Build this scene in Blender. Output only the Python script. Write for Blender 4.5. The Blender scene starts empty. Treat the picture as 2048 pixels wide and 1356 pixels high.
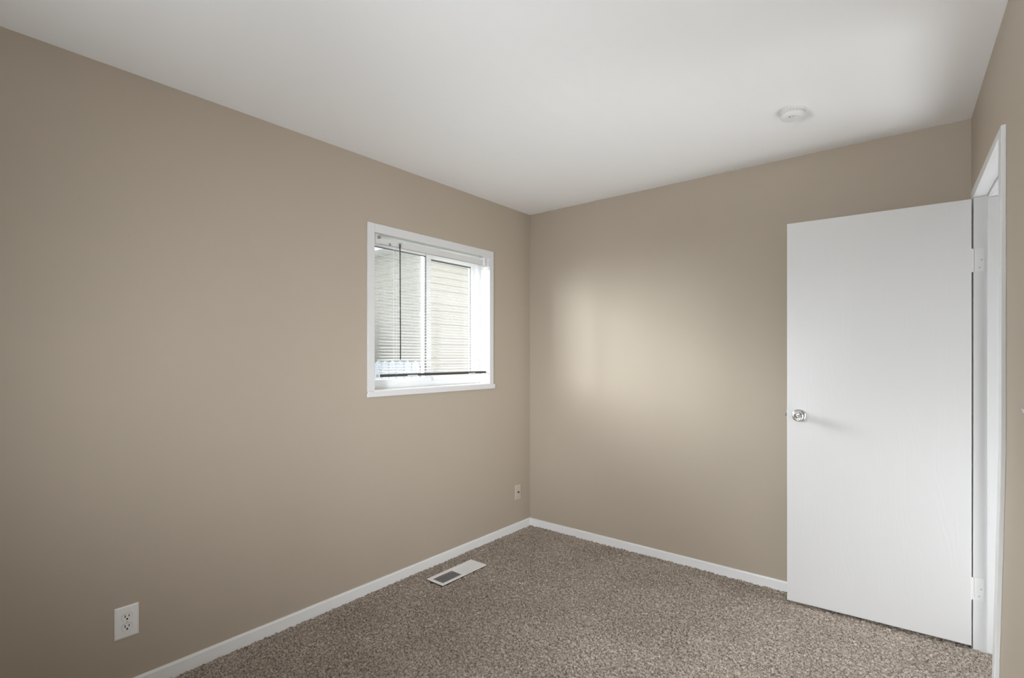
import bpy, bmesh, math, random
import numpy as np
from mathutils import Vector, Matrix

random.seed(7)
rng = np.random.default_rng(11)
sc = bpy.context.scene
COL = sc.collection
PI = math.pi

# ------------------------------------------------------------------ camera
H = 2.44
YAW = 0.6827
FPX, HORIZON = 1019.57, 713.4
cam_d = bpy.data.cameras.new('camera')
cam = bpy.data.objects.new('camera', cam_d)
COL.objects.link(cam)
cam.location = (2.429, -3.212, 1.323)
cam.rotation_euler = (PI / 2, 0, YAW)
cam_d.sensor_fit = 'HORIZONTAL'
cam_d.sensor_width = 36.0
cam_d.lens = 36.0 * FPX / 2048
cam_d.shift_y = (HORIZON - 678) / 2048
cam_d.clip_start = 0.02
sc.camera = cam

# ------------------------------------------------------------------ view, sky, lamps
sc.view_settings.view_transform = 'Standard'
sc.view_settings.look = 'None'
sc.view_settings.gamma = 1.0
sc.view_settings.use_curve_mapping = False
sc.view_settings.exposure = 0.08
sc.cycles.max_bounces = 14
sc.cycles.diffuse_bounces = 9
sc.cycles.transparent_max_bounces = 24
sc.cycles.sample_clamp_indirect = 6.0

world = bpy.data.worlds.new('overcast_sky')
sc.world = world
world.use_nodes = True
bg = world.node_tree.nodes['Background']
bg.inputs['Color'].default_value = (0.93, 0.96, 1.0, 1)
bg.inputs['Strength'].default_value = 2.5


def area(name, loc, target, sx, sy, power, color=(1, 1, 1), spread=PI):
    l = bpy.data.lights.new(name, 'AREA')
    l.shape = 'RECTANGLE'
    l.size, l.size_y = sx, sy
    l.energy = power
    l.color = color
    l.spread = spread
    o = bpy.data.objects.new(name, l)
    COL.objects.link(o)
    o.location = loc
    o.rotation_euler = (Vector(target) - Vector(loc)).to_track_quat('-Z', 'Y').to_euler()
    return o


COOL = (0.955, 1.0, 1.05)
# added fill lamps behind the camera, aimed at ceiling, walls, door and floor
area('rear_fill_up_left', (1.6, -4.30, 1.25), (0.85, -2.75, 2.44), 0.5, 0.5, 2.6, COOL, 1.0)
area('rear_fill_up_right', (1.2, -4.30, 1.25), (2.2, -1.9, 2.44), 0.6, 0.5, 6.8, COOL, 0.9)
area('rear_fill_up_far', (1.1, -4.30, 1.10), (1.1, -0.9, 2.40), 0.6, 0.4, 1.6, COOL, 0.55)
area('rear_fill_left', (1.75, -4.30, 1.35), (0.0, -1.4, 1.15), 0.5, 1.0, 6.8, COOL, 0.95)
area('rear_fill_far', (1.75, -4.30, 1.40), (0.45, 0.0, 0.85), 0.5, 0.8, 3.2, COOL, 0.65)
area('rear_fill_right', (1.0, -4.30, 1.40), (2.5, -0.9, 0.7), 0.5, 0.8, 1.5, COOL, 0.7)
area('rear_fill_mid', (1.3, -4.30, 1.35), (1.60, 0.0, 1.25), 0.5, 0.8, 0.75, COOL, 0.5)
area('rear_fill_down', (1.1, -4.30, 1.6), (1.95, -1.3, 0.0), 0.6, 0.8, 6.8, COOL, 0.75)
# hallway light by the doorway, plus an added low lamp filling the ceiling
area('hallway_light', (3.6, -0.4, 1.0), (0, -0.8, 1.0), 0.5, 1.4, 7.5, COOL, 1.6)
area('hallway_up_fill', (3.25, -0.20, 0.12), (2.2, -0.75, 2.44), 0.9, 1.2, 29, COOL)
# bright sky to the south-west, reaching the room only through the small window
area('sky_high', (-2.6, -2.2, 3.6), (0.6, -0.6, 0.8), 2.0, 2.0, 150, COOL)
area('sky_low_west', (-3.0, -1.70, 2.4), (2.0, -0.3, 1.0), 2.0, 1.6, 690, COOL)
area('sky_low_south', (-2.2, -3.8, 2.35), (0.33, 0, 1.55), 1.9, 1.8, 430, COOL)


# ------------------------------------------------------------------ helpers
def prop(o, label=None, cat=None, group=None, kind=None):
    if label: o['label'] = label
    if cat: o['category'] = cat
    if group: o['group'] = group
    if kind: o['kind'] = kind
    return o


def obj(name, bm, mat, parent=None, smooth=False, bevel=0.0, loc=None):
    me = bpy.data.meshes.new(name)
    bmesh.ops.recalc_face_normals(bm, faces=bm.faces[:])
    bm.to_mesh(me)
    bm.free()
    o = bpy.data.objects.new(name, me)
    COL.objects.link(o)
    for m in (mat if isinstance(mat, (list, tuple)) else [mat]):
        me.materials.append(m)
    if smooth:
        for p in me.polygons: p.use_smooth = True
    if bevel:
        b = o.modifiers.new('bevel', 'BEVEL')
        b.width = bevel
        b.segments = 2
        b.limit_method = 'ANGLE'
        b.angle_limit = math.radians(50)
    if parent: o.parent = parent
    if loc: o.location = loc
    return o


def empty(name, loc, rotz=0.0):
    o = bpy.data.objects.new(name, None)
    COL.objects.link(o)
    o.location = loc
    o.rotation_euler = (0, 0, rotz)
    o.empty_display_size = 0.1
    return o


def box(bm, x0, x1, y0, y1, z0, z1, mat=0):
    vs = [bm.verts.new((x, y, z)) for x in (x0, x1) for y in (y0, y1) for z in (z0, z1)]
    for idx in ((0, 1, 3, 2), (4, 6, 7, 5), (0, 4, 5, 1), (2, 3, 7, 6), (0, 2, 6, 4), (1, 5, 7, 3)):
        f = bm.faces.new([vs[i] for i in idx])
        f.material_index = mat
    return vs


def newbox(*a):
    bm = bmesh.new()
    box(bm, *a)
    return bm


def lathe(bm, prof, seg=40, M=None):
    """profile [(r, h)] turned about +Z, then moved by M"""
    rings = []
    for r, h in prof:
        if r < 1e-6:
            rings.append([bm.verts.new((0, 0, h))])
        else:
            rings.append([bm.verts.new((r * math.cos(2 * PI * k / seg), r * math.sin(2 * PI * k / seg), h)) for k in range(seg)])
    for a, b in zip(rings[:-1], rings[1:]):
        if len(a) == 1 and len(b) == 1: continue
        for k in range(seg):
            k2 = (k + 1) % seg
            if len(a) == 1: bm.faces.new((a[0], b[k], b[k2]))
            elif len(b) == 1: bm.faces.new((a[k], b[0], a[k2]))
            else: bm.faces.new((a[k], b[k], b[k2], a[k2]))
    if M is not None:
        vs = [v for r in rings for v in r]
        bmesh.ops.transform(bm, matrix=M, verts=vs)


def tube(bm, p0, p1, r, seg=10):
    p0, p1 = Vector(p0), Vector(p1)
    M = Matrix.Translation(p0) @ (p1 - p0).to_track_quat('Z', 'Y').to_matrix().to_4x4()
    L = (p1 - p0).length
    lathe(bm, [(0, 0), (r, 0), (r, L), (0, L)], seg, M)


def prism(bm, pts, M, h):
    """closed 2-D outline pts extruded by h along local z"""
    a = [bm.verts.new(M @ Vector((x, y, 0))) for x, y in pts]
    b = [bm.verts.new(M @ Vector((x, y, h))) for x, y in pts]
    bm.faces.new(a)
    bm.faces.new(b[::-1])
    n = len(pts)
    for k in range(n):
        bm.faces.new((a[k], a[(k + 1) % n], b[(k + 1) % n], b[k]))


# ------------------------------------------------------------------ materials
def mat(name):
    m = bpy.data.materials.new(name)
    m.use_nodes = True
    return m, m.node_tree, m.node_tree.nodes['Principled BSDF']


def simple(name, col, rough=0.5, metal=0.0, bump=0.0, bscale=200, var=0.0, spec=0.5):
    m, nt, p = mat(name)
    p.inputs['Base Color'].default_value = (*col, 1)
    p.inputs['Roughness'].default_value = rough
    p.inputs['Metallic'].default_value = metal
    p.inputs['Specular IOR Level'].default_value = spec
    tc = nt.nodes.new('ShaderNodeTexCoord')
    if bump:
        n = nt.nodes.new('ShaderNodeTexNoise')
        n.inputs['Scale'].default_value = bscale
        n.inputs['Detail'].default_value = 3
        b = nt.nodes.new('ShaderNodeBump')
        b.inputs['Strength'].default_value = bump
        b.inputs['Distance'].default_value = 0.001
        nt.links.new(tc.outputs['Object'], n.inputs['Vector'])
        nt.links.new(n.outputs['Fac'], b.inputs['Height'])
        nt.links.new(b.outputs['Normal'], p.inputs['Normal'])
    if var:
        n = nt.nodes.new('ShaderNodeTexNoise')
        n.inputs['Scale'].default_value = 2.2
        n.inputs['Detail'].default_value = 2
        mx = nt.nodes.new('ShaderNodeMix')
        mx.data_type = 'RGBA'
        mx.inputs['A'].default_value = (*[c * (1 - var) for c in col], 1)
        mx.inputs['B'].default_value = (*[min(1, c * (1 + var)) for c in col], 1)
        nt.links.new(tc.outputs['Object'], n.inputs['Vector'])
        nt.links.new(n.outputs['Fac'], mx.inputs['Factor'])
        nt.links.new(mx.outputs['Result'], p.inputs['Base Color'])
    return m


M_wall = simple('taupe_wall_paint', (0.420, 0.358, 0.286), 0.62, bump=0.12, bscale=260, var=0.02, spec=0.35)
M_white = simple('white_trim_paint', (0.80, 0.80, 0.795), 0.42, bump=0.10, bscale=90)
M_vinyl = simple('white_window_vinyl', (0.84, 0.845, 0.85), 0.4)
M_plate = simple('white_plastic', (0.80, 0.785, 0.76), 0.38)
M_almond = simple('almond_plastic', (0.52, 0.465, 0.385), 0.45)
M_dark = simple('black_slot', (0.012, 0.011, 0.010), 0.7)
M_gasket = simple('dark_grey_gasket', (0.13, 0.13, 0.132), 0.6)
M_trim = simple('off_white_casing_paint', (0.665, 0.665, 0.66), 0.42, bump=0.10, bscale=90)
M_rail = simple('backlit_dark_rail', (0.045, 0.043, 0.040), 0.45)  # dark base colour paints in the rail's backlit shade
M_clear = simple('grey_clear_wand_plastic', (0.03, 0.03, 0.028), 0.6, spec=0.15)
M_nickel = simple('satin_nickel', (0.66, 0.65, 0.635), 0.2, metal=1.0)
M_register = simple('white_register_enamel', (0.90, 0.895, 0.89), 0.35)
M_duct = simple('dark_duct_metal', (0.06, 0.065, 0.075), 0.5)
M_smoke = simple('white_smoke_detector_plastic', (0.74, 0.735, 0.72), 0.5)
M_cord = simple('white_blind_cord', (0.62, 0.61, 0.60), 0.7)

# ceiling: flat white with a faint repair patch raised in the paint
M_ceil, nt, p = mat('white_ceiling_paint')
p.inputs['Base Color'].default_value = (0.87, 0.868, 0.86, 1)
p.inputs['Roughness'].default_value = 0.85
tc = nt.nodes.new('ShaderNodeTexCoord')
n1 = nt.nodes.new('ShaderNodeTexNoise'); n1.inputs['Scale'].default_value = 120; n1.inputs['Detail'].default_value = 4
nt.links.new(tc.outputs['Object'], n1.inputs['Vector'])
mp = nt.nodes.new('ShaderNodeMapping')
mp.inputs['Location'].default_value = (-1.255, 1.378, 0)
nt.links.new(tc.outputs['Object'], mp.inputs['Vector'])
mp2 = nt.nodes.new('ShaderNodeVectorMath'); mp2.operation = 'MULTIPLY'
mp2.inputs[1].default_value = (9.0, 34.0, 0)
nt.links.new(mp.outputs['Vector'], mp2.inputs[0])
ln = nt.nodes.new('ShaderNodeVectorMath'); ln.operation = 'LENGTH'
nt.links.new(mp2.outputs['Vector'], ln.inputs[0])
mr = nt.nodes.new('ShaderNodeMapRange')
mr.inputs['From Min'].default_value = 1.0; mr.inputs['From Max'].default_value = 0.5
nt.links.new(ln.outputs['Value'], mr.inputs['Value'])
ad = nt.nodes.new('ShaderNodeMath'); ad.operation = 'MULTIPLY_ADD'
ad.inputs[1].default_value = 2.5
nt.links.new(mr.outputs['Result'], ad.inputs[0])
nt.links.new(n1.outputs['Fac'], ad.inputs[2])
bp = nt.nodes.new('ShaderNodeBump'); bp.inputs['Strength'].default_value = 0.12; bp.inputs['Distance'].default_value = 0.0015
nt.links.new(ad.outputs['Value'], bp.inputs['Height'])
nt.links.new(bp.outputs['Normal'], p.inputs['Normal'])

# carpet: frieze pile, tufts of taupe, grey-beige and brown, darkest tone painting shaded gaps
M_carpet, nt, p = mat('taupe_frieze_carpet')
p.inputs['Roughness'].default_value = 1.0
p.inputs['Specular IOR Level'].default_value = 0.1
tc = nt.nodes.new('ShaderNodeTexCoord')
v = nt.nodes.new('ShaderNodeTexNoise'); v.inputs['Scale'].default_value = 125; v.inputs['Detail'].default_value = 4; v.inputs['Roughness'].default_value = 0.75
nt.links.new(tc.outputs['Object'], v.inputs['Vector'])
cr = nt.nodes.new('ShaderNodeValToRGB')
e = cr.color_ramp.elements
e[0].position = 0.36; e[0].color = (0.075, 0.058, 0.044, 1)
e[1].position = 0.66; e[1].color = (0.64, 0.565, 0.495, 1)
m1 = e.new(0.46); m1.color = (0.282, 0.236, 0.196, 1)
m2 = e.new(0.55); m2.color = (0.445, 0.385, 0.33, 1)
nt.links.new(v.outputs['Fac'], cr.inputs['Fac'])
v2 = nt.nodes.new('ShaderNodeTexNoise'); v2.inputs['Scale'].default_value = 3.0; v2.inputs['Detail'].default_value = 3
nt.links.new(tc.outputs['Object'], v2.inputs['Vector'])
mr2 = nt.nodes.new('ShaderNodeMapRange')
mr2.inputs['From Min'].default_value = 0.3; mr2.inputs['From Max'].default_value = 0.7
mr2.inputs['To Min'].default_value = 0.90; mr2.inputs['To Max'].default_value = 1.10
nt.links.new(v2.outputs['Fac'], mr2.inputs['Value'])
mxc = nt.nodes.new('ShaderNodeVectorMath'); mxc.operation = 'SCALE'
nt.links.new(cr.outputs['Color'], mxc.inputs[0])
nt.links.new(mr2.outputs['Result'], mxc.inputs['Scale'])
nt.links.new(mxc.outputs['Vector'], p.inputs['Base Color'])

# door: white semi-gloss paint over embossed wood grain
M_door, nt, p = mat('white_door_paint_wood_grain')
p.inputs['Base Color'].default_value = (0.65, 0.643, 0.632, 1)
p.inputs['Roughness'].default_value = 0.36
tc = nt.nodes.new('ShaderNodeTexCoord')
mp = nt.nodes.new('ShaderNodeMapping'); mp.inputs['Scale'].default_value = (1.0, 1.0, 0.16)
nt.links.new(tc.outputs['Object'], mp.inputs['Vector'])
nz = nt.nodes.new('ShaderNodeTexNoise'); nz.inputs['Scale'].default_value = 5.0; nz.inputs['Detail'].default_value = 2.0
nt.links.new(mp.outputs['Vector'], nz.inputs['Vector'])
ml = nt.nodes.new('ShaderNodeMath'); ml.operation = 'MULTIPLY'; ml.inputs[1].default_value = 150.0
nt.links.new(nz.outputs['Fac'], ml.inputs[0])
sn = nt.nodes.new('ShaderNodeMath'); sn.operation = 'SINE'
nt.links.new(ml.outputs['Value'], sn.inputs[0])
bp = nt.nodes.new('ShaderNodeBump'); bp.inputs['Strength'].default_value = 0.22; bp.inputs['Distance'].default_value = 0.0006
nt.links.new(sn.outputs['Value'], bp.inputs['Height'])
nt.links.new(bp.outputs['Normal'], p.inputs['Normal'])

# window glass: clear pane, thin
M_glass = bpy.data.materials.new('window_glass')
M_glass.use_nodes = True
nt = M_glass.node_tree
nt.nodes.clear()
out = nt.nodes.new('ShaderNodeOutputMaterial')
tr = nt.nodes.new('ShaderNodeBsdfTransparent'); tr.inputs['Color'].default_value = (0.95, 0.965, 0.955, 1)
gl = nt.nodes.new('ShaderNodeBsdfGlossy'); gl.inputs['Roughness'].default_value = 0.02
ms = nt.nodes.new('ShaderNodeMixShader'); ms.inputs['Fac'].default_value = 0.06
nt.links.new(tr.outputs[0], ms.inputs[1]); nt.links.new(gl.outputs[0], ms.inputs[2]); nt.links.new(ms.outputs[0], out.inputs['Surface'])

# insect screen: fine grey mesh that dims what lies behind it
M_screen = bpy.data.materials.new('grey_insect_screen_mesh')
M_screen.use_nodes = True
nt = M_screen.node_tree
nt.nodes.clear()
out = nt.nodes.new('ShaderNodeOutputMaterial')
tr = nt.nodes.new('ShaderNodeBsdfTransparent')
df = nt.nodes.new('ShaderNodeBsdfDiffuse'); df.inputs['Color'].default_value = (0.28, 0.29, 0.29, 1)
ms = nt.nodes.new('ShaderNodeMixShader'); ms.inputs['Fac'].default_value = 0.22
nt.links.new(tr.outputs[0], ms.inputs[1]); nt.links.new(df.outputs[0], ms.inputs[2]); nt.links.new(ms.outputs[0], out.inputs['Surface'])

# blind slats: thin white enamel, a little light comes through
M_slat = bpy.data.materials.new('white_blind_slat')
M_slat.use_nodes = True
nt = M_slat.node_tree
p = nt.nodes['Principled BSDF']
p.inputs['Base Color'].default_value = (0.82, 0.815, 0.80, 1)
p.inputs['Roughness'].default_value = 0.4
out = nt.nodes['Material Output']
tl = nt.nodes.new('ShaderNodeBsdfTranslucent'); tl.inputs['Color'].default_value = (0.85, 0.84, 0.82, 1)
ms = nt.nodes.new('ShaderNodeMixShader'); ms.inputs['Fac'].default_value = 0.25
nt.links.new(p.outputs[0], ms.inputs[1]); nt.links.new(tl.outputs[0], ms.inputs[2]); nt.links.new(ms.outputs[0], out.inputs['Surface'])

# outside
M_lawn = simple('pale_green_lawn', (0.22, 0.225, 0.17), 0.9, bump=0.6, bscale=30, var=0.2)
M_soffit = simple('white_soffit_paint', (0.80, 0.80, 0.80), 0.6)
M_roof = simple('grey_roof_shingle', (0.16, 0.155, 0.15), 0.9, bump=0.5, bscale=60)
M_fence = simple('blue_grey_weathered_boards', (0.145, 0.158, 0.185), 0.8, var=0.12)
M_hedge = simple('grey_green_leaves', (0.38, 0.385, 0.33), 0.8, bump=0.8, bscale=25, var=0.35)
M_siding, nt, p = mat('cream_house_siding')
p.inputs['Base Color'].default_value = (0.46, 0.43, 0.39, 1)
p.inputs['Roughness'].default_value = 0.7

# ------------------------------------------------------------------ room shell
YR = -4.36                                     # rear wall, behind the camera
SL = 0.036                                     # the right wall is slightly out of square


def bow(z):                                    # its lower part is bent inward to imitate lens distortion
    t = max(0.0, 1.05 - z) / 1.05
    return 0.023 * t ** 1.15


def RW(u, w, z):
    """u along the right wall from the back corner, w out of the wall into the room"""
    return (2.592 + SL * u - w - bow(z) * min(u / 0.96, 1.6), -u, z)


def rbox(bm, u0, u1, w0, w1, z0, z1, nz=1, nu=1, z1b=None, w1b=None):
    """box on the right wall; z1b = top height at u1, w1b = outer face at u1"""
    z1b = z1 if z1b is None else z1b
    w1b = w1 if w1b is None else w1b
    for i in range(nu):
        ua, ub = u0 + (u1 - u0) * i / nu, u0 + (u1 - u0) * (i + 1) / nu
        rows = []
        for k in range(nz + 1):
            t = k / nz
            row = []
            for u in (ua, ub):
                s = (u - u0) / (u1 - u0)
                zt = z1 + (z1b - z1) * s
                wt = w1 + (w1b - w1) * s
                z = z0 + (zt - z0) * t
                row += [bm.verts.new(RW(u, w0, z)), bm.verts.new(RW(u, wt, z))]
            rows.append(row)
        bm.faces.new((rows[0][0], rows[0][1], rows[0][3], rows[0][2]))
        bm.faces.new((rows[-1][0], rows[-1][2], rows[-1][3], rows[-1][1]))
        for a, b in zip(rows[:-1], rows[1:]):
            for i0, i1 in ((0, 1), (1, 3), (3, 2), (2, 0)):
                bm.faces.new((a[i0], a[i1], b[i1], b[i0]))
    bmesh.ops.remove_doubles(bm, verts=bm.verts[:], dist=1e-5)


# floor: one carpet, modelled tuft by tuft where the room shows it
def carpet():
    step = 0.0052
    xs = np.arange(-0.002, 2.80, step)
    ys = np.arange(-3.25, 0.004, step)
    X, Y = np.meshgrid(xs, ys)
    ny, nx = X.shape
    jx = rng.uniform(-0.42, 0.42, X.shape) * step
    jy = rng.uniform(-0.42, 0.42, X.shape) * step
    r = rng.random(X.shape)
    r2 = (r + np.roll(r, 1, 0) + np.roll(r, 1, 1) + np.roll(np.roll(r, 1, 0), 1, 1)) / 4
    Z = -0.0095 + 0.0125 * (0.45 * r + 0.75 * (r2 - 0.5) * 1.6 + 0.35)
    # slow waves of brushed pile
    Z += 0.0012 * np.sin(X * 7 + 2 * np.sin(Y * 3)) * np.sin(Y * 5.3 + 1.7)
    # the pile is pressed away under the floor register
    inr = (X > 0.128) & (X < 0.268) & (Y > -1.19) & (Y < -0.803)
    Z = np.where(inr, -0.014, Z)
    co = np.stack([X + jx, Y + jy, Z], -1).reshape(-1, 3)
    idx = np.arange(nx * ny).reshape(ny, nx)
    f = np.stack([idx[:-1, :-1], idx[:-1, 1:], idx[1:, 1:], idx[1:, :-1]], -1).reshape(-1, 4)
    # rest of the room behind the camera, out of sight: one plain strip
    n0 = len(co)
    extra = np.array([[-0.002, YR - 0.02, -0.004], [2.80, YR - 0.02, -0.004], [2.80, -3.25, -0.004], [-0.002, -3.25, -0.004]])
    co = np.concatenate([co, extra])
    f = np.concatenate([f, [[n0, n0 + 1, n0 + 2, n0 + 3]]])
    me = bpy.data.meshes.new('floor')
    me.vertices.add(len(co)); me.vertices.foreach_set('co', co.astype(np.float32).ravel())
    me.loops.add(f.size); me.loops.foreach_set('vertex_index', f.astype(np.int32).ravel())
    me.polygons.add(len(f))
    me.polygons.foreach_set('loop_start', np.arange(0, f.size, 4, dtype=np.int32))
    me.polygons.foreach_set('loop_total', np.full(len(f), 4, dtype=np.int32))
    me.update(calc_edges=True)
    me.polygons.foreach_set('use_smooth', np.ones(len(f), dtype=bool))
    me.materials.append(M_carpet)
    o = bpy.data.objects.new('floor', me)
    COL.objects.link(o)
    return o


prop(carpet(), 'speckled taupe brown carpet covering the whole bedroom floor', 'carpet floor', kind='structure')

prop(obj('ceiling', newbox(-0.14, 3.95, YR - 0.14, 1.2, H, H + 0.1), M_ceil),
     'flat white painted ceiling with a faint patch and a smoke detector', 'ceiling', kind='structure')

# left wall with the window opening
WY0, WY1, WZ0, WZ1 = -1.468, -0.486, 1.127, 2.031
bm = bmesh.new()
T = 0.15
box(bm, -T, 0, YR - 0.14, WY0, -0.05, H)
box(bm, -T, 0, WY1, 0.12, -0.05, H)
box(bm, -T, 0, WY0, WY1, -0.05, WZ0)
box(bm, -T, 0, WY0, WY1, WZ1, H)
prop(obj('wall_left', bm, M_wall), 'long taupe wall with the small square window', 'wall', kind='structure')
prop(obj('wall_back', newbox(0, 2.72, 0, 0.12, -0.05, H), M_wall),
     'taupe wall behind the open white door', 'wall', kind='structure')

# right wall with the doorway
U0, U1, ZD = 0.099, 0.900, 2.045               # clear opening between the jambs
bm = bmesh.new()
rbox(bm, 0.0, U0 - 0.02, -0.115, 0, -0.05, H, nz=24)
rbox(bm, U1 + 0.02, -YR, -0.115, 0, -0.05, H, nz=24, nu=8)
rbox(bm, U0 - 0.02, U1 + 0.02, -0.115, 0, ZD + 0.02, H, nz=2, nu=3)
prop(obj('wall_right', bm, M_wall), 'taupe wall with the doorway at the right edge', 'wall', kind='structure')

# rear wall with a window, behind the camera
bm = bmesh.new()
RX0, RX1, RZ0, RZ1 = 0.8, 2.0, 1.0, 2.0
box(bm, 0, RX0, YR - 0.12, YR, -0.05, H)
box(bm, RX1, 2.86, YR - 0.12, YR, -0.05, H)
box(bm, RX0, RX1, YR - 0.12, YR, -0.05, RZ0)
box(bm, RX0, RX1, YR - 0.12, YR, RZ1, H)
prop(obj('wall_rear', bm, M_wall), 'taupe wall with a wide window behind the camera', 'wall', kind='structure')
bm = bmesh.new()
for b in ((RX0, RX0 + .05, RZ0, RZ1), (RX1 - .05, RX1, RZ0, RZ1), (RX0 + .05, RX1 - .05, RZ0, RZ0 + .05), (RX0 + .05, RX1 - .05, RZ1 - .05, RZ1)):
    box(bm, b[0], b[1], YR - 0.10, YR - 0.04, b[2], b[3])
w2 = prop(obj('window_2', bm, M_vinyl), 'wide white framed window in the rear wall', 'window', kind='structure')
obj('pane', newbox(RX0 + .05, RX1 - .05, YR - 0.075, YR - 0.070, RZ0 + .05, RZ1 - .05), M_glass, w2)

# hallway outside the doorway
bm = bmesh.new()
box(bm, 3.80, 3.90, YR - 0.1, 1.2, -0.05, H)
box(bm, 2.72, 3.80, 1.1, 1.2, -0.05, H)
box(bm, 2.87, 3.80, YR - 0.1, YR, -0.05, H)
box(bm, 2.70, 2.72, 0.12, 1.1, -0.05, H)
prop(obj('wall_hall', bm, M_wall), 'taupe hallway walls beyond the doorway', 'wall', kind='structure')
prop(obj('floor_hall', newbox(2.80, 3.80, YR, 1.1, -0.05, -0.003), M_carpet), 'taupe carpet of the hallway beyond the doorway', 'carpet floor', kind='structure')

# baseboards: small board with an eased top edge
def base_profile(t=0.012, h=0.057):
    return [(0, -0.02), (t, -0.02), (t, h - 0.007), (t - 0.003, h - 0.002), (t - 0.007, h), (0, h)]


bm = bmesh.new()
# profile in (x, z), run along -y
Mx = Matrix(((1, 0, 0, 0), (0, 0, -1, 0), (0, 1, 0, 0), (0, 0, 0, 1)))
prism(bm, base_profile(), Mx, -YR)
prop(obj('baseboard_left', bm, M_white), 'white baseboard along the window wall', 'baseboard', kind='structure')
bm = bmesh.new()
# profile in (-y, z), run along +x
Mb = Matrix(((0, 0, 1, 0.012), (-1, 0, 0, 0), (0, 1, 0, 0), (0, 0, 0, 1)))
prism(bm, base_profile(h=0.054), Mb, 2.575)
prop(obj('baseboard_back', bm, M_white), 'white baseboard running behind the open door', 'baseboard', kind='structure')
bm = bmesh.new()
rbox(bm, U1 + 0.066, -YR, 0.0005, 0.012, -0.02, 0.055, nu=6)
prop(obj('baseboard_right', bm, M_white), 'white baseboard of the doorway wall near the camera', 'baseboard', kind='structure')

# ------------------------------------------------------------------ door frame and casing
bm = bmesh.new()
rbox(bm, U0 - 0.078, U0 - 0.019, 0.0, 0.004, -0.02, 2.088, nz=12)                 # far casing, squeezed into the corner
rbox(bm, U1 + 0.003, U1 + 0.060, 0.0, 0.0128, -0.02, 2.0645, nz=20)               # near casing
rbox(bm, U0 - 0.019, U1 + 0.003, 0.0, 0.004, ZD - 0.004, 2.0875, nu=6, z1b=2.066, w1b=0.0128)
rbox(bm, U0 - 0.078, U1 + 0.060, -0.1275, -0.1155, ZD - 0.004, 2.10, nu=2)
rbox(bm, U0 - 0.078, U0 - 0.004, -0.1275, -0.1155, -0.02, ZD - 0.004, nz=12)
rbox(bm, U1 + 0.004, U1 + 0.060, -0.1275, -0.1155, -0.02, ZD - 0.004, nz=12)
tr1 = prop(obj('trim_1', bm, M_trim, bevel=0.003), 'white casing around the doorway at the right edge', 'door casing', kind='structure')
bm = bmesh.new()
rbox(bm, U0 - 0.0188, U0, -0.1155, 0.0015, -0.02, ZD, nz=16)
obj('jamb', bm, M_trim, tr1, bevel=0.0015)
bm = bmesh.new()
rbox(bm, U1, U1 + 0.0195, -0.1155, -0.0005, -0.02, ZD, nz=16)
obj('jamb', bm, M_trim, tr1, bevel=0.0015)
bm = bmesh.new()
rbox(bm, U0 - 0.019, U1 + 0.0195, -0.1155, -0.0005, ZD, ZD + 0.0195, nu=3)
obj('head_jamb', bm, M_trim, tr1, bevel=0.0015)
bm = bmesh.new()
rbox(bm, U0, U0 + 0.010, -0.080, -0.045, 0.0, ZD - 0.010, nz=16)
rbox(bm, U1 - 0.010, U1, -0.080, -0.045, 0.0, ZD - 0.010, nz=16)
rbox(bm, U0, U1, -0.080, -0.045, ZD - 0.010, ZD, nu=3)
obj('door_stop', bm, M_trim, tr1, bevel=0.002)

# ------------------------------------------------------------------ the open door
A = Vector((1.847, -0.153, 0))
B = Vector((2.5870, -0.115, 0))
ang = math.atan2(B.y - A.y, B.x - A.x)          # local +x runs from the free edge to the hinges
DW = (B - A).length
DT = 0.035
D0, D1 = 0.017, 2.036
slab = obj('door_1', newbox(-DW, 0, 0, DT, D0, D1), M_door, bevel=0.0015, loc=(B.x, B.y, 0))
slab.rotation_euler = (0, 0, ang)
prop(slab, 'flat white wood-grain door standing open against the back wall', 'door', kind='structure')

KX, KZ = -DW + 0.057, 1.011
knob_prof = [(0, 0), (0.0325, 0), (0.0330, 0.003), (0.0300, 0.008), (0.0180, 0.011), (0.0135, 0.015), (0.0125, 0.024),
             (0.0150, 0.029), (0.0220, 0.034), (0.0262, 0.041), (0.0268, 0.048), (0.0250, 0.055), (0.0215, 0.0590),
             (0.0185, 0.0592), (0.0165, 0.0570), (0.0150, 0.0530), (0.0130, 0.0520), (0.0070, 0.0525), (0.0066, 0.0560), (0.0055, 0.0570), (0, 0.0570)]
for side in (-1, 1):
    bm = bmesh.new()
    y = 0.0 if side < 0 else DT
    Mk = Matrix.Translation((KX, y, KZ)) @ Matrix.Rotation(PI / 2 if side < 0 else -PI / 2, 4, 'X')
    lathe(bm, knob_prof, 48, Mk)
    k = obj('door_knob', bm, M_nickel, slab, smooth=True)
    k['label'] = 'round satin nickel knob'
    if side < 0:
        bm = bmesh.new()
        tube(bm, (KX, -0.0572, KZ), (KX, -0.0605, KZ), 0.0042, 16)
        obj('lock_button', bm, M_nickel, k)
bm = bmesh.new()
box(bm, -DW - 0.009, -DW + 0.004, 0.011, 0.024, KZ - 0.008, KZ + 0.008)
for v in bm.verts:                              # bevelled tongue of the latch
    if v.co.x < -DW - 0.005 and v.co.y > 0.02: v.co.x += 0.007
obj('latch_bolt', bm, simple('dull_latch_metal', (0.16, 0.155, 0.145), 0.5, metal=0.4), slab, bevel=0.001)['label'] = 'metal latch tongue'
bm = bmesh.new()
box(bm, -DW - 0.0012, -DW + 0.001, 0.005, 0.030, KZ - 0.028, KZ + 0.028)
obj('latch_plate', bm, M_nickel, slab)
M_hinge = simple('thickly_painted_white_hinge', (0.70, 0.70, 0.69), 0.45, bump=0.8, bscale=120)
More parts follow.
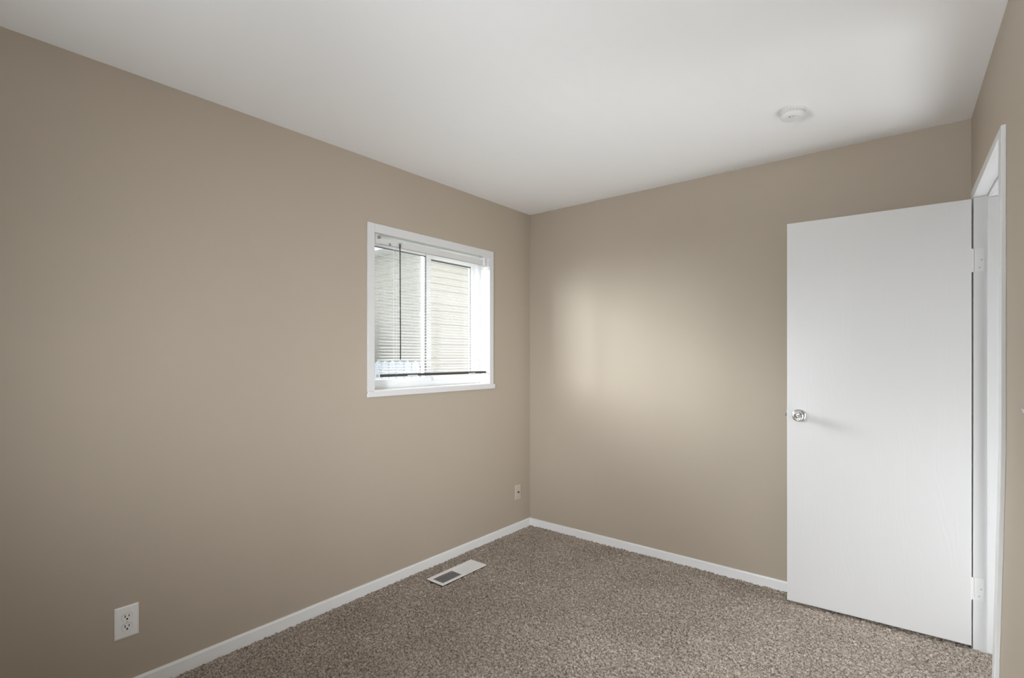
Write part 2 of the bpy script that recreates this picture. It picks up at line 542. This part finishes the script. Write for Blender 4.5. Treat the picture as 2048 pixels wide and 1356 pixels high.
for z0, z1 in ((1.707, 1.812), (0.224, 0.324)):
    bm = bmesh.new()
    n = 5
    hh = (z1 - z0) / n
    for i in range(n):                          # knuckles
        tube(bm, (0.0065, DT + 0.001, z0 + hh * i + 0.0006), (0.0065, DT + 0.001, z0 + hh * (i + 1) - 0.0006), 0.0062, 14)
    box(bm, -0.0005, 0.0018, 0.006, DT + 0.001, z0, z1)         # leaf on the door edge
    box(bm, 0.0, 0.0085, 0.008, DT - 0.004, z0, z1)             # paint-bridged leaf in the gap
    obj('hinge', bm, M_hinge, slab)['label'] = 'paint-covered white hinge'
for z0, z1 in ((1.707, 1.812), (0.224, 0.324)):
    bm = bmesh.new()
    rbox(bm, U0, U0 + 0.0022, -0.036, -0.002, z0, z1)
    leaf = obj('hinge_leaf', bm, M_hinge, tr1)
    bm = bmesh.new()
    for w, z in ((-0.026, z0 + 0.052), (-0.019, z0 + 0.018)):
        c = RW(U0 + 0.0022, w, z)
        tube(bm, c, (c[0], c[1] - 0.0008, c[2]), 0.0028, 10)
    obj('screw', bm, simple('painted_screw_slot', (0.35, 0.34, 0.33), 0.5), leaf)

# ------------------------------------------------------------------ window_1
win = empty('window_1', (0, (WY0 + WY1) / 2, WZ0))
prop(win, 'small white sliding window set deep in the left wall', 'window', kind='structure')
wo = Vector(win.location)


def wobj(name, bm, m, parent=win, **kw):
    if parent is win:
        bmesh.ops.translate(bm, vec=-wo, verts=bm.verts[:])
    else:
        bmesh.ops.translate(bm, vec=-wo, verts=bm.verts[:])
    return obj(name, bm, m, parent, **kw)


OY0, OY1 = -1.511, -0.446
CT = 0.010
bm = bmesh.new()
box(bm, -0.001, CT, OY0, WY0 + 0.002, 1.1275, 2.078)
box(bm, -0.001, CT, WY1 - 0.002, OY1, 1.1275, 2.078)
box(bm, -0.001, CT - .0003, WY0 + 0.002, WY1 - 0.002, WZ1 - 0.002, 2.078)
wobj('window_casing', bm, M_trim, bevel=0.002)
bm = bmesh.new()
box(bm, -0.001, 0.014, OY0 + 0.003, -0.432, 1.095, 1.1275)
# chipped paint notch at the lower left corner
box(bm, 0.0, 0.0142, OY0 - 0.002, OY0 + 0.004, 1.095, 1.116)
wobj('apron', bm, M_trim, bevel=0.002)
# reveal boards lining the recess
bm = bmesh.new()
RD = -0.150
box(bm, RD, -0.001, WY0 - 0.001, WY0 + 0.002, WZ0, WZ1)
box(bm, RD, -0.001, WY1 - 0.002, WY1 + 0.001, WZ0, WZ1)
box(bm, RD, -0.001, WY0, WY1, WZ1 - 0.002, WZ1 + 0.001)
wobj('reveal', bm, M_white)
bm = bmesh.new()
box(bm, RD, 0.013, WY0, WY1, WZ0 - 0.002, WZ0 + 0.006)
wobj('sill', bm, M_white, bevel=0.002)
# vinyl main frame
FX0, FX1 = -0.148, -0.085
fy0, fy1, fz0, fz1 = WY0 + 0.002, WY1 - 0.002, WZ0 + 0.006, WZ1 - 0.002
fw = 0.034
bm = bmesh.new()
box(bm, FX0, FX1, fy0, fy0 + fw, fz0, fz1)
box(bm, FX0, FX1, fy1 - fw, fy1, fz0, fz1)
box(bm, FX0, FX1, fy0 + fw, fy1 - fw, fz0, fz0 + fw)
box(bm, FX0, FX1, fy0 + fw, fy1 - fw, fz1 - fw, fz1)
fr = wobj('window_frame', bm, M_vinyl, bevel=0.003)


def sash(name, kind, y0, y1, z0, z1, xa, xb, sw, hw):
    bm = bmesh.new()
    box(bm, xa, xb, y0, y0 + sw, z0, z1)
    box(bm, xa, xb, y1 - hw, y1, z0, z1)
    box(bm, xa, xb, y0 + sw, y1 - hw, z0, z0 + sw)
    box(bm, xa, xb, y0 + sw, y1 - hw, z1 - sw, z1)
    s = wobj(name, bm, M_vinyl, bevel=0.002)
    gx = (xa + xb) / 2
    wobj('glass_pane', newbox(gx - 0.002, gx + 0.002, y0 + sw - 0.004, y1 - hw + 0.004, z0 + sw - 0.004, z1 - sw + 0.004), M_glass, s)
    g = 0.005 if 'sliding' in kind else 0.009
    bm = bmesh.new()
    ya, yb, za, zb = y0 + sw, y1 - hw, z0 + sw, z1 - sw
    xo = xb + 0.0006
    box(bm, gx + 0.002, xo, yb - g, yb, za + 0.012, zb)
    box(bm, gx + 0.002, xo, ya, ya + g, za + 0.012, zb)
    box(bm, gx + 0.002, xo, ya + g, yb - g, zb - g, zb)
    wobj('gasket', bm, M_gasket, s)['label'] = 'dark grey glazing gasket'
    return s


# fixed pane on the right, sliding sash on the left nearer the room
s1 = sash('sash', 'fixed', -1.000, fy1 - fw + 0.001, fz0 + fw - 0.002, fz1 - fw + 0.002, -0.135, -0.112, 0.030, 0.036)
s2 = sash('sash', 'sliding', fy0 + fw - 0.001, -0.955, fz0 + fw - 0.002, fz1 - fw + 0.002, -0.110, -0.088, 0.022, 0.050)
bm = bmesh.new()
zt = fz1 - fw + 0.002
box(bm, -0.0885, -0.0862, fy0 + fw, -1.000, zt - 0.0045, zt + 0.003)
wobj('weather_strip', bm, M_gasket, s2)['label'] = 'dark weather strip above the sliding sash'
bm = bmesh.new()
box(bm, -0.0885, -0.0862, -1.0030, -0.9990, fz0 + fw + 0.050, zt - 0.006)
wobj('pull_rail', bm, simple('grey_pull_rail', (0.30, 0.30, 0.30), 0.6), s2)
bm = bmesh.new()
box(bm, -0.1425, -0.1420, fy0 + fw - 0.002, -0.99, fz0 + fw - 0.002, fz1 - fw + 0.002)
wobj('insect_screen', bm, M_screen)['label'] = 'grey insect screen over the left half'

# ------------------------------------------------------------------ mini blind hanging in the recess
BX = -0.034                                    # centre plane of the blind
BY0, BY1 = -1.412, -0.492
bl = empty('window_blind', (BX, (BY0 + BY1) / 2, WZ1 - 0.002))
prop(bl, 'white mini blind with thin open slats hanging inside the window recess', 'blind')
bo = Vector(bl.location)


def bobj(name, bm, m, parent=bl, **kw):
    bmesh.ops.translate(bm, vec=-bo, verts=bm.verts[:])
    return obj(name, bm, m, parent, **kw)


bm = bmesh.new()
HZ0, HZ1 = 1.977, 2.011                        # headrail: open-topped channel
hx0, hx1 = BX - 0.0125, BX + 0.0125
box(bm, hx0, hx1, BY0 - 0.012, BY1 - 0.03, HZ0, HZ0 + 0.0012)
box(bm, hx0, hx0 + 0.0012, BY0 - 0.012, BY1 - 0.03, HZ0 + 0.0012, HZ1)
box(bm, hx1 - 0.0012, hx1, BY0 - 0.012, BY1 - 0.03, HZ0 + 0.0012, HZ1)
bobj('headrail', bm, M_slat)
for y0, y1 in ((BY0 - 0.030, BY0 - 0.004), (BY1 - 0.036, BY1 - 0.012)):
    bm = bmesh.new()
    box(bm, hx0 - 0.003, hx1 + 0.003, y0, y1, HZ0 - 0.003, WZ1 - 0.003)
    b = bobj('bracket', bm, M_vinyl, bevel=0.001)
bm = bmesh.new()
prism(bm, [(0, 0), (0.020, 0.004), (0.020, 0.014), (0.012, 0.018), (0, 0.018)],
      Matrix(((0, 0, 1, hx1 + 0.0032), (1, 0, 0, BY0 - 0.014), (0, 1, 0, 2.001), (0, 0, 0, 1))), 0.003)
bobj('bracket_latch', bm, simple('grey_bracket_latch', (0.25, 0.25, 0.25), 0.5))['label'] = 'grey latch of the left bracket'

RZ = 1.2135                                    # bottom rail centre
N = 41
top, bot = 1.966, RZ + 0.016
CW = 0.0125
for i in range(N):
    z = top + (bot - top) * i / (N - 1)
    # open slats, the lowest ones a little disturbed
    low = max(0.0, (i - 30) / 11)
    tilt = math.radians(-14 + random.uniform(-2.5, 2.5) + low * random.uniform(-10, 6))
    sag = random.uniform(-0.0006, 0.0006) + low * random.uniform(-0.002, 0.002)
    skew = random.uniform(-0.0008, 0.0008) + low * random.uniform(-0.003, 0.003)
    bm = bmesh.new()
    ny = 9
    prof = [(-1, 0.0), (-0.5, 0.00085), (0, 0.00115), (0.5, 0.00085), (1, 0.0)]
    up, dn = [], []
    for k in range(ny):
        t = k / (ny - 1)
        y = BY0 + (BY1 - 0.003 - BY0) * t
        zz = z + skew * (t - 0.5) * 2 + sag * math.sin(PI * 2 * t) + low * 0.0012 * math.sin(9 * t + i * 2.1)
        ru, rd = [], []
        for s, c in prof:
            lx, lz = s * CW, c
            ru.append(bm.verts.new((BX + lx * math.cos(tilt) - lz * math.sin(tilt), y, zz + lx * math.sin(tilt) + lz * math.cos(tilt))))
            lz -= 0.00035
            rd.append(bm.verts.new((BX + lx * math.cos(tilt) - lz * math.sin(tilt), y, zz + lx * math.sin(tilt) + lz * math.cos(tilt))))
        up.append(ru); dn.append(rd)
    m_ = len(prof)
    for k in range(ny - 1):
        for j in range(m_ - 1):
            bm.faces.new((up[k][j], up[k][j + 1], up[k + 1][j + 1], up[k + 1][j]))
            bm.faces.new((dn[k][j], dn[k + 1][j], dn[k + 1][j + 1], dn[k][j + 1]))
        bm.faces.new((up[k][0], up[k + 1][0], dn[k + 1][0], dn[k][0]))
        bm.faces.new((up[k][-1], dn[k][-1], dn[k + 1][-1], up[k + 1][-1]))
    for e_ in (0, -1):
        bm.faces.new(up[e_] + dn[e_][::-1])
    bobj('slat', bm, M_slat)

bm = bmesh.new()                               # bottom rail: rounded bar
pr = [(-0.0105, -0.009), (0.0105, -0.009), (0.0125, -0.004), (0.0122, 0.004), (0.009, 0.0065), (-0.009, 0.0065), (-0.0122, 0.004), (-0.0125, -0.004)]
prism(bm, pr, Matrix(((1, 0, 0, BX), (0, 0, 1, BY0 + 0.002), (0, 1, 0, RZ), (0, 0, 0, 1))), BY1 - BY0 - 0.004)
br = bobj('bottom_rail', bm, M_rail)
br['label'] = 'bottom rail of the blind, darkened as backlit'
bm = bmesh.new()
prism(bm, [(x * 1.12, z * 1.15) for x, z in pr], Matrix(((1, 0, 0, BX), (0, 0, 1, BY0 - 0.004), (0, 1, 0, RZ), (0, 0, 0, 1))), 0.007)
bobj('end_cap', bm, M_vinyl, br)['label'] = 'white end cap'
for y0, y1 in ((-1.205, -1.125), (-0.672, -0.604)):
    bm = bmesh.new()
    box(bm, BX - 0.008, BX + 0.0132, y0, y1, RZ - 0.0115, RZ - 0.0020)
    bobj('rail_clip', bm, simple('pale_grey_rail_clip', (0.62, 0.61, 0.59), 0.5), br, bevel=0.001)['label'] = 'pale clip under the bottom rail'
for y in (-1.29, -0.625):                      # ladder cords
    bm = bmesh.new()
    tube(bm, (BX + 0.0130, y, RZ), (BX + 0.0130, y, HZ0), 0.0007, 6)
    tube(bm, (BX - 0.0130, y, RZ), (BX - 0.0130, y, HZ0), 0.0007, 6)
    bobj('ladder_cord', bm, M_cord)
bm = bmesh.new()
tube(bm, (BX + 0.020, -1.2695, 2.000), (BX + 0.020, -1.2695, 1.992), 0.0025, 8)
tube(bm, (BX + 0.020, -1.2695, 1.992), (BX + 0.021, -1.2665, 1.306), 0.0036, 6)
bobj('tilt_wand', bm, M_clear)['label'] = 'long dark tilt wand'
bm = bmesh.new()
for y in (-1.343, -1.334):
    tube(bm, (BX + 0.0128, y, 1.990), (BX + 0.0150, y, 1.976), 0.0018, 6)
bobj('cord_guide', bm, M_gasket)

# ------------------------------------------------------------------ duplex outlet on the left wall
ow = empty('wall_outlet', (0.0, -2.6155, 0.2875))
prop(ow, 'white double socket wall outlet low on the left wall', 'outlet')


def plate_bm(w, h, t=0.0055, e=0.006):
    """wall plate in the y-z plane with eased rim, facing +x"""
    bm = bmesh.new()
    r0 = [(0.0, -w / 2, -h / 2), (0.0, w / 2, -h / 2), (0.0, w / 2, h / 2), (0.0, -w / 2, h / 2)]
    r1 = [(t * 0.55, y, z) for _, y, z in r0]
    r2 = [(t, y - math.copysign(e, y), z - math.copysign(e, z)) for _, y, z in r0]
    R = [[bm.verts.new(p_) for p_ in r] for r in (r0, r1, r2)]
    for a, b in zip(R[:-1], R[1:]):
        for k in range(4):
            bm.faces.new((a[k], a[(k + 1) % 4], b[(k + 1) % 4], b[k]))
    bm.faces.new(R[2]); bm.faces.new(R[0][::-1])
    return bm


obj('cover_plate', plate_bm(0.079, 0.124), M_plate, ow, bevel=0.001)
Mp = Matrix(((0, 0, 1, 0.0052), (1, 0, 0, 0), (0, 1, 0, 0), (0, 0, 0, 1)))    # (y, z) outline extruded towards +x
for s in (1, -1):
    zc = s * 0.0195
    pts = []
    for k in range(48):
        a_ = 2 * PI * k / 48
        y_, z_ = 0.0172 * math.cos(a_), 0.0172 * math.sin(a_)
        pts.append((y_, zc + max(-0.0142, min(0.0142, z_))))
    bm = bmesh.new()
    prism(bm, pts, Mp, 0.0016)
    rc = obj('receptacle', bm, M_plate, ow)
    bm = bmesh.new()
    prism(bm, [(y_ * 1.045, (z_ - zc) * 1.05 + zc) for y_, z_ in pts], Mp, 0.00055)
    obj('seam', bm, simple('dark_seam', (0.25, 0.24, 0.23), 0.7), rc)
    bm = bmesh.new()
    box(bm, 0.0066, 0.0071, -0.0080, -0.0050, zc - 0.0020, zc + 0.0090)
    box(bm, 0.0066, 0.0071, 0.0050, 0.0077, zc - 0.0010, zc + 0.0082)
    pts2 = [(0.0034 * math.cos(2 * PI * k / 16), zc - 0.0078 + 0.0034 * math.sin(2 * PI * k / 16)) for k in range(16)]
    prism(bm, pts2, Matrix(((0, 0, 1, 0.0066), (1, 0, 0, 0), (0, 1, 0, 0), (0, 0, 0, 1))), 0.0005)
    obj('socket_slots', bm, M_dark, rc)['label'] = 'dark plug slots'
bm = bmesh.new()
tube(bm, (0.005, 0, 0), (0.0062, 0, 0), 0.0026, 14)
obj('screw', bm, simple('pale_screw', (0.55, 0.54, 0.52), 0.4), ow)

# ------------------------------------------------------------------ cable plate near the corner
cp = empty('cable_plate', (0.0, -0.158, 0.2885))
prop(cp, 'small almond cable wall plate low beside the room corner', 'wall plate')
obj('cover_plate', plate_bm(0.069, 0.113, 0.007, 0.004), M_almond, cp, bevel=0.001)
bm = bmesh.new()
tube(bm, (0.006, 0, 0), (0.0085, 0, 0), 0.0078, 6)
tube(bm, (0.0085, 0, 0), (0.017, 0, 0), 0.0047, 16)
obj('coax_connector', bm, simple('dull_brass_connector', (0.10, 0.075, 0.05), 0.4, metal=0.6), cp)['label'] = 'dark round cable connector'
for s in (-1, 1):
    bm = bmesh.new()
    tube(bm, (0.006, 0, s * 0.042), (0.0075, 0, s * 0.042), 0.0028, 12)
    obj('screw', bm, simple('almond_screw', (0.36, 0.32, 0.26), 0.5), cp)

# ------------------------------------------------------------------ light switch at the right frame edge
su = 1.372
sp = RW(su, 0, 1.18)
ls = empty('light_switch', sp, PI - math.atan(SL))
prop(ls, 'white light switch on the wall right of the doorway, cut by the frame', 'light switch')
# local +x points into the room
obj('cover_plate', plate_bm(0.070, 0.115), M_plate, ls, bevel=0.001)
bm = bmesh.new()
box(bm, 0.0045, 0.0065, -0.0075, 0.0075, -0.014, 0.014)
prism(bm, [(-0.0045, -0.005), (0.0045, -0.005), (0.0035, 0.0055), (-0.0035, 0.0055)],
      Matrix(((0, 0.35, 1, 0.006), (1, 0, 0, 0), (0, 1, 0.25, 0), (0, 0, 0, 1))), 0.0155)
obj('toggle', bm, M_plate, ls, bevel=0.0008)

# ------------------------------------------------------------------ floor register
VX0, VX1, VY0, VY1 = 0.130, 0.266, -1.186, -0.808
fv = empty('floor_register', ((VX0 + VX1) / 2, (VY0 + VY1) / 2, 0.0))
prop(fv, 'white metal floor vent set in the carpet below the window', 'floor vent')
fo = Vector(fv.location)


def vobj(name, bm, m, parent=fv, **kw):
    bmesh.ops.translate(bm, vec=-fo, verts=bm.verts[:])
    return obj(name, bm, m, parent, **kw)


GX0, GX1 = VX0 + 0.024, VX1 - 0.020
gys = ((VY0 + 0.021, VY0 + 0.180), (VY0 + 0.192, VY1 - 0.021))
bm = bmesh.new()
z0, z1 = 0.0015, 0.0065
box(bm, VX0, GX0, VY0, VY1, z0, z1)
box(bm, GX1, VX1, VY0, VY1, z0, z1)
box(bm, GX0, GX1, VY0, gys[0][0], z0, z1)
box(bm, GX0, GX1, gys[0][1], gys[1][0], z0, z1)
box(bm, GX0, GX1, gys[1][1], VY1, z0, z1)
vobj('frame', bm, M_register, bevel=0.0015)
bm = bmesh.new()
box(bm, GX0 - 0.004, GX1 + 0.004, gys[0][0] - 0.004, gys[1][1] + 0.004, -0.0135, -0.0125)
vobj('duct_box', bm, M_duct)['label'] = 'dark duct opening'
for (ya, yb), tilt in zip(gys, (58, -38)):
    nf = 18
    for k in range(nf):
        y = ya + (yb - ya) * (k + 0.5) / nf
        bm = bmesh.new()
        box(bm, GX0 - 0.001, GX1 + 0.001, -0.0004, 0.0004, -0.0062, 0.0062)
        bmesh.ops.rotate(bm, cent=(0, 0, 0), matrix=Matrix.Rotation(math.radians(tilt), 3, 'X'), verts=bm.verts[:])
        bmesh.ops.translate(bm, vec=(0, y, 0.001), verts=bm.verts[:])
        vobj('louver', bm, M_register)

# ------------------------------------------------------------------ smoke detector
sd = empty('smoke_detector', (1.957, -0.612, H))
prop(sd, 'round white smoke detector on the ceiling above the door', 'smoke detector')
flip = Matrix.Rotation(PI, 4, 'X')
bm = bmesh.new()
lathe(bm, [(0, 0), (0.054, 0), (0.054, 0.008), (0.050, 0.010)], 48, flip)
obj('base', bm, M_smoke, sd, smooth=False)
bm = bmesh.new()
lathe(bm, [(0.048, 0.009), (0.051, 0.011), (0.051, 0.024), (0.047, 0.032), (0.036, 0.036), (0.0, 0.037)], 48, flip)
cv = obj('cover', bm, M_smoke, sd)
bm = bmesh.new()
for k in range(24):
    a_ = 2 * PI * k / 24
    c, s_ = math.cos(a_), math.sin(a_)
    m_ = Matrix.Translation((0.0495 * c, 0.0495 * s_, -0.0175)) @ Matrix.Rotation(a_, 4, 'Z')
    vs = box(bm, 0.0, 0.0018, -0.0040, 0.0040, -0.0012, 0.0012)
    bmesh.ops.transform(bm, matrix=m_, verts=vs)
obj('vent_slots', bm, simple('grey_vent_slot', (0.42, 0.42, 0.41), 0.7), cv)
bm = bmesh.new()
lathe(bm, [(0, 0.0365), (0.009, 0.0365), (0.009, 0.0385), (0.007, 0.0392), (0, 0.0392)], 24, Matrix.Translation((0.012, -0.022, 0)) @ flip)
obj('test_button', bm, M_smoke, cv)
bm = bmesh.new()
lathe(bm, [(0, 0.036), (0.003, 0.036), (0.003, 0.0383), (0, 0.0385)], 12, Matrix.Translation((-0.006, -0.030, 0)) @ flip)
obj('indicator_light', bm, simple('grey_indicator', (0.18, 0.18, 0.17), 0.3), cv)

# ------------------------------------------------------------------ outside the window
prop(obj('ground', newbox(-40, -0.3, -30, 40, -0.7, -0.5), M_lawn), 'pale green lawn outside the window', 'lawn', kind='structure')
nh = empty('neighbor_house', (-4.6, 6.2, -0.5))
prop(nh, 'cream sided neighbouring house seen through the right window pane', 'house')
no = Vector(nh.location)
bm = bmesh.new()
box(bm, -9.6, -4.6, 2.95, 9.5, -0.5, 3.3)
for k in range(30):                             # lapped siding boards
    z = -0.45 + k * 0.125
    box(bm, -4.602, -4.588, 2.95, 9.5, z, z + 0.118)
    box(bm, -9.6, -4.6, 2.938, 2.952, z, z + 0.118)
bmesh.ops.translate(bm, vec=-no, verts=bm.verts[:])
obj('wall', bm, M_siding, nh)
bm = bmesh.new()
box(bm, -10.0, -4.25, 2.55, 9.9, 3.3, 3.42)
bmesh.ops.translate(bm, vec=-no, verts=bm.verts[:])
obj('soffit', bm, M_soffit, nh)
bm = bmesh.new()
prism(bm, [(-10.0, 3.42), (-4.25, 3.42), (-7.1, 5.0)], Matrix(((1, 0, 0, 0), (0, 0, 1, 2.55), (0, 1, 0, 0), (0, 0, 0, 1))), 7.35)
bmesh.ops.translate(bm, vec=-no, verts=bm.verts[:])
obj('roof', bm, M_roof, nh)

hd = bmesh.new()
for k in range(70):
    c = Vector((random.uniform(-8.2, -5.1), random.uniform(1.45, 2.05), random.uniform(-0.4, 1.75)))
    r = random.uniform(0.28, 0.45)
    m_ = Matrix.Translation(c) @ Matrix.Diagonal((r, r, r * 0.9, 1))
    bmesh.ops.create_icosphere(hd, subdivisions=3, radius=1.0, matrix=m_)
for v in hd.verts:
    v.co += Vector((random.uniform(-.04, .04), random.uniform(-.04, .04), random.uniform(-.04, .04)))
prop(obj('hedge', hd, M_hedge, smooth=True), 'tall grey green hedge seen through the left window pane', 'hedge')
fc = empty('board_fence', (-2.3, 0.85, -0.5))
prop(fc, 'low blue grey board fence seen through the bottom of the left window pane', 'fence')
for k in range(2):
    bm = bmesh.new()
    box(bm, -3.6, 0.0, 0.02, 0.06, 0.35 + k * 0.9, 0.44 + k * 0.9)
    obj('rail', bm, M_fence, fc)
for k in range(24):
    bm = bmesh.new()
    x = -3.6 + k * 0.15
    prism(bm, [(0, 0), (0.14, 0), (0.14, 1.73), (0.07, 1.78), (0, 1.73)],
          Matrix(((1, 0, 0, x), (0, 0, 1, 0.0), (0, 1, 0, 0), (0, 0, 0, 1))), 0.02)
    obj('board', bm, M_fence, fc)
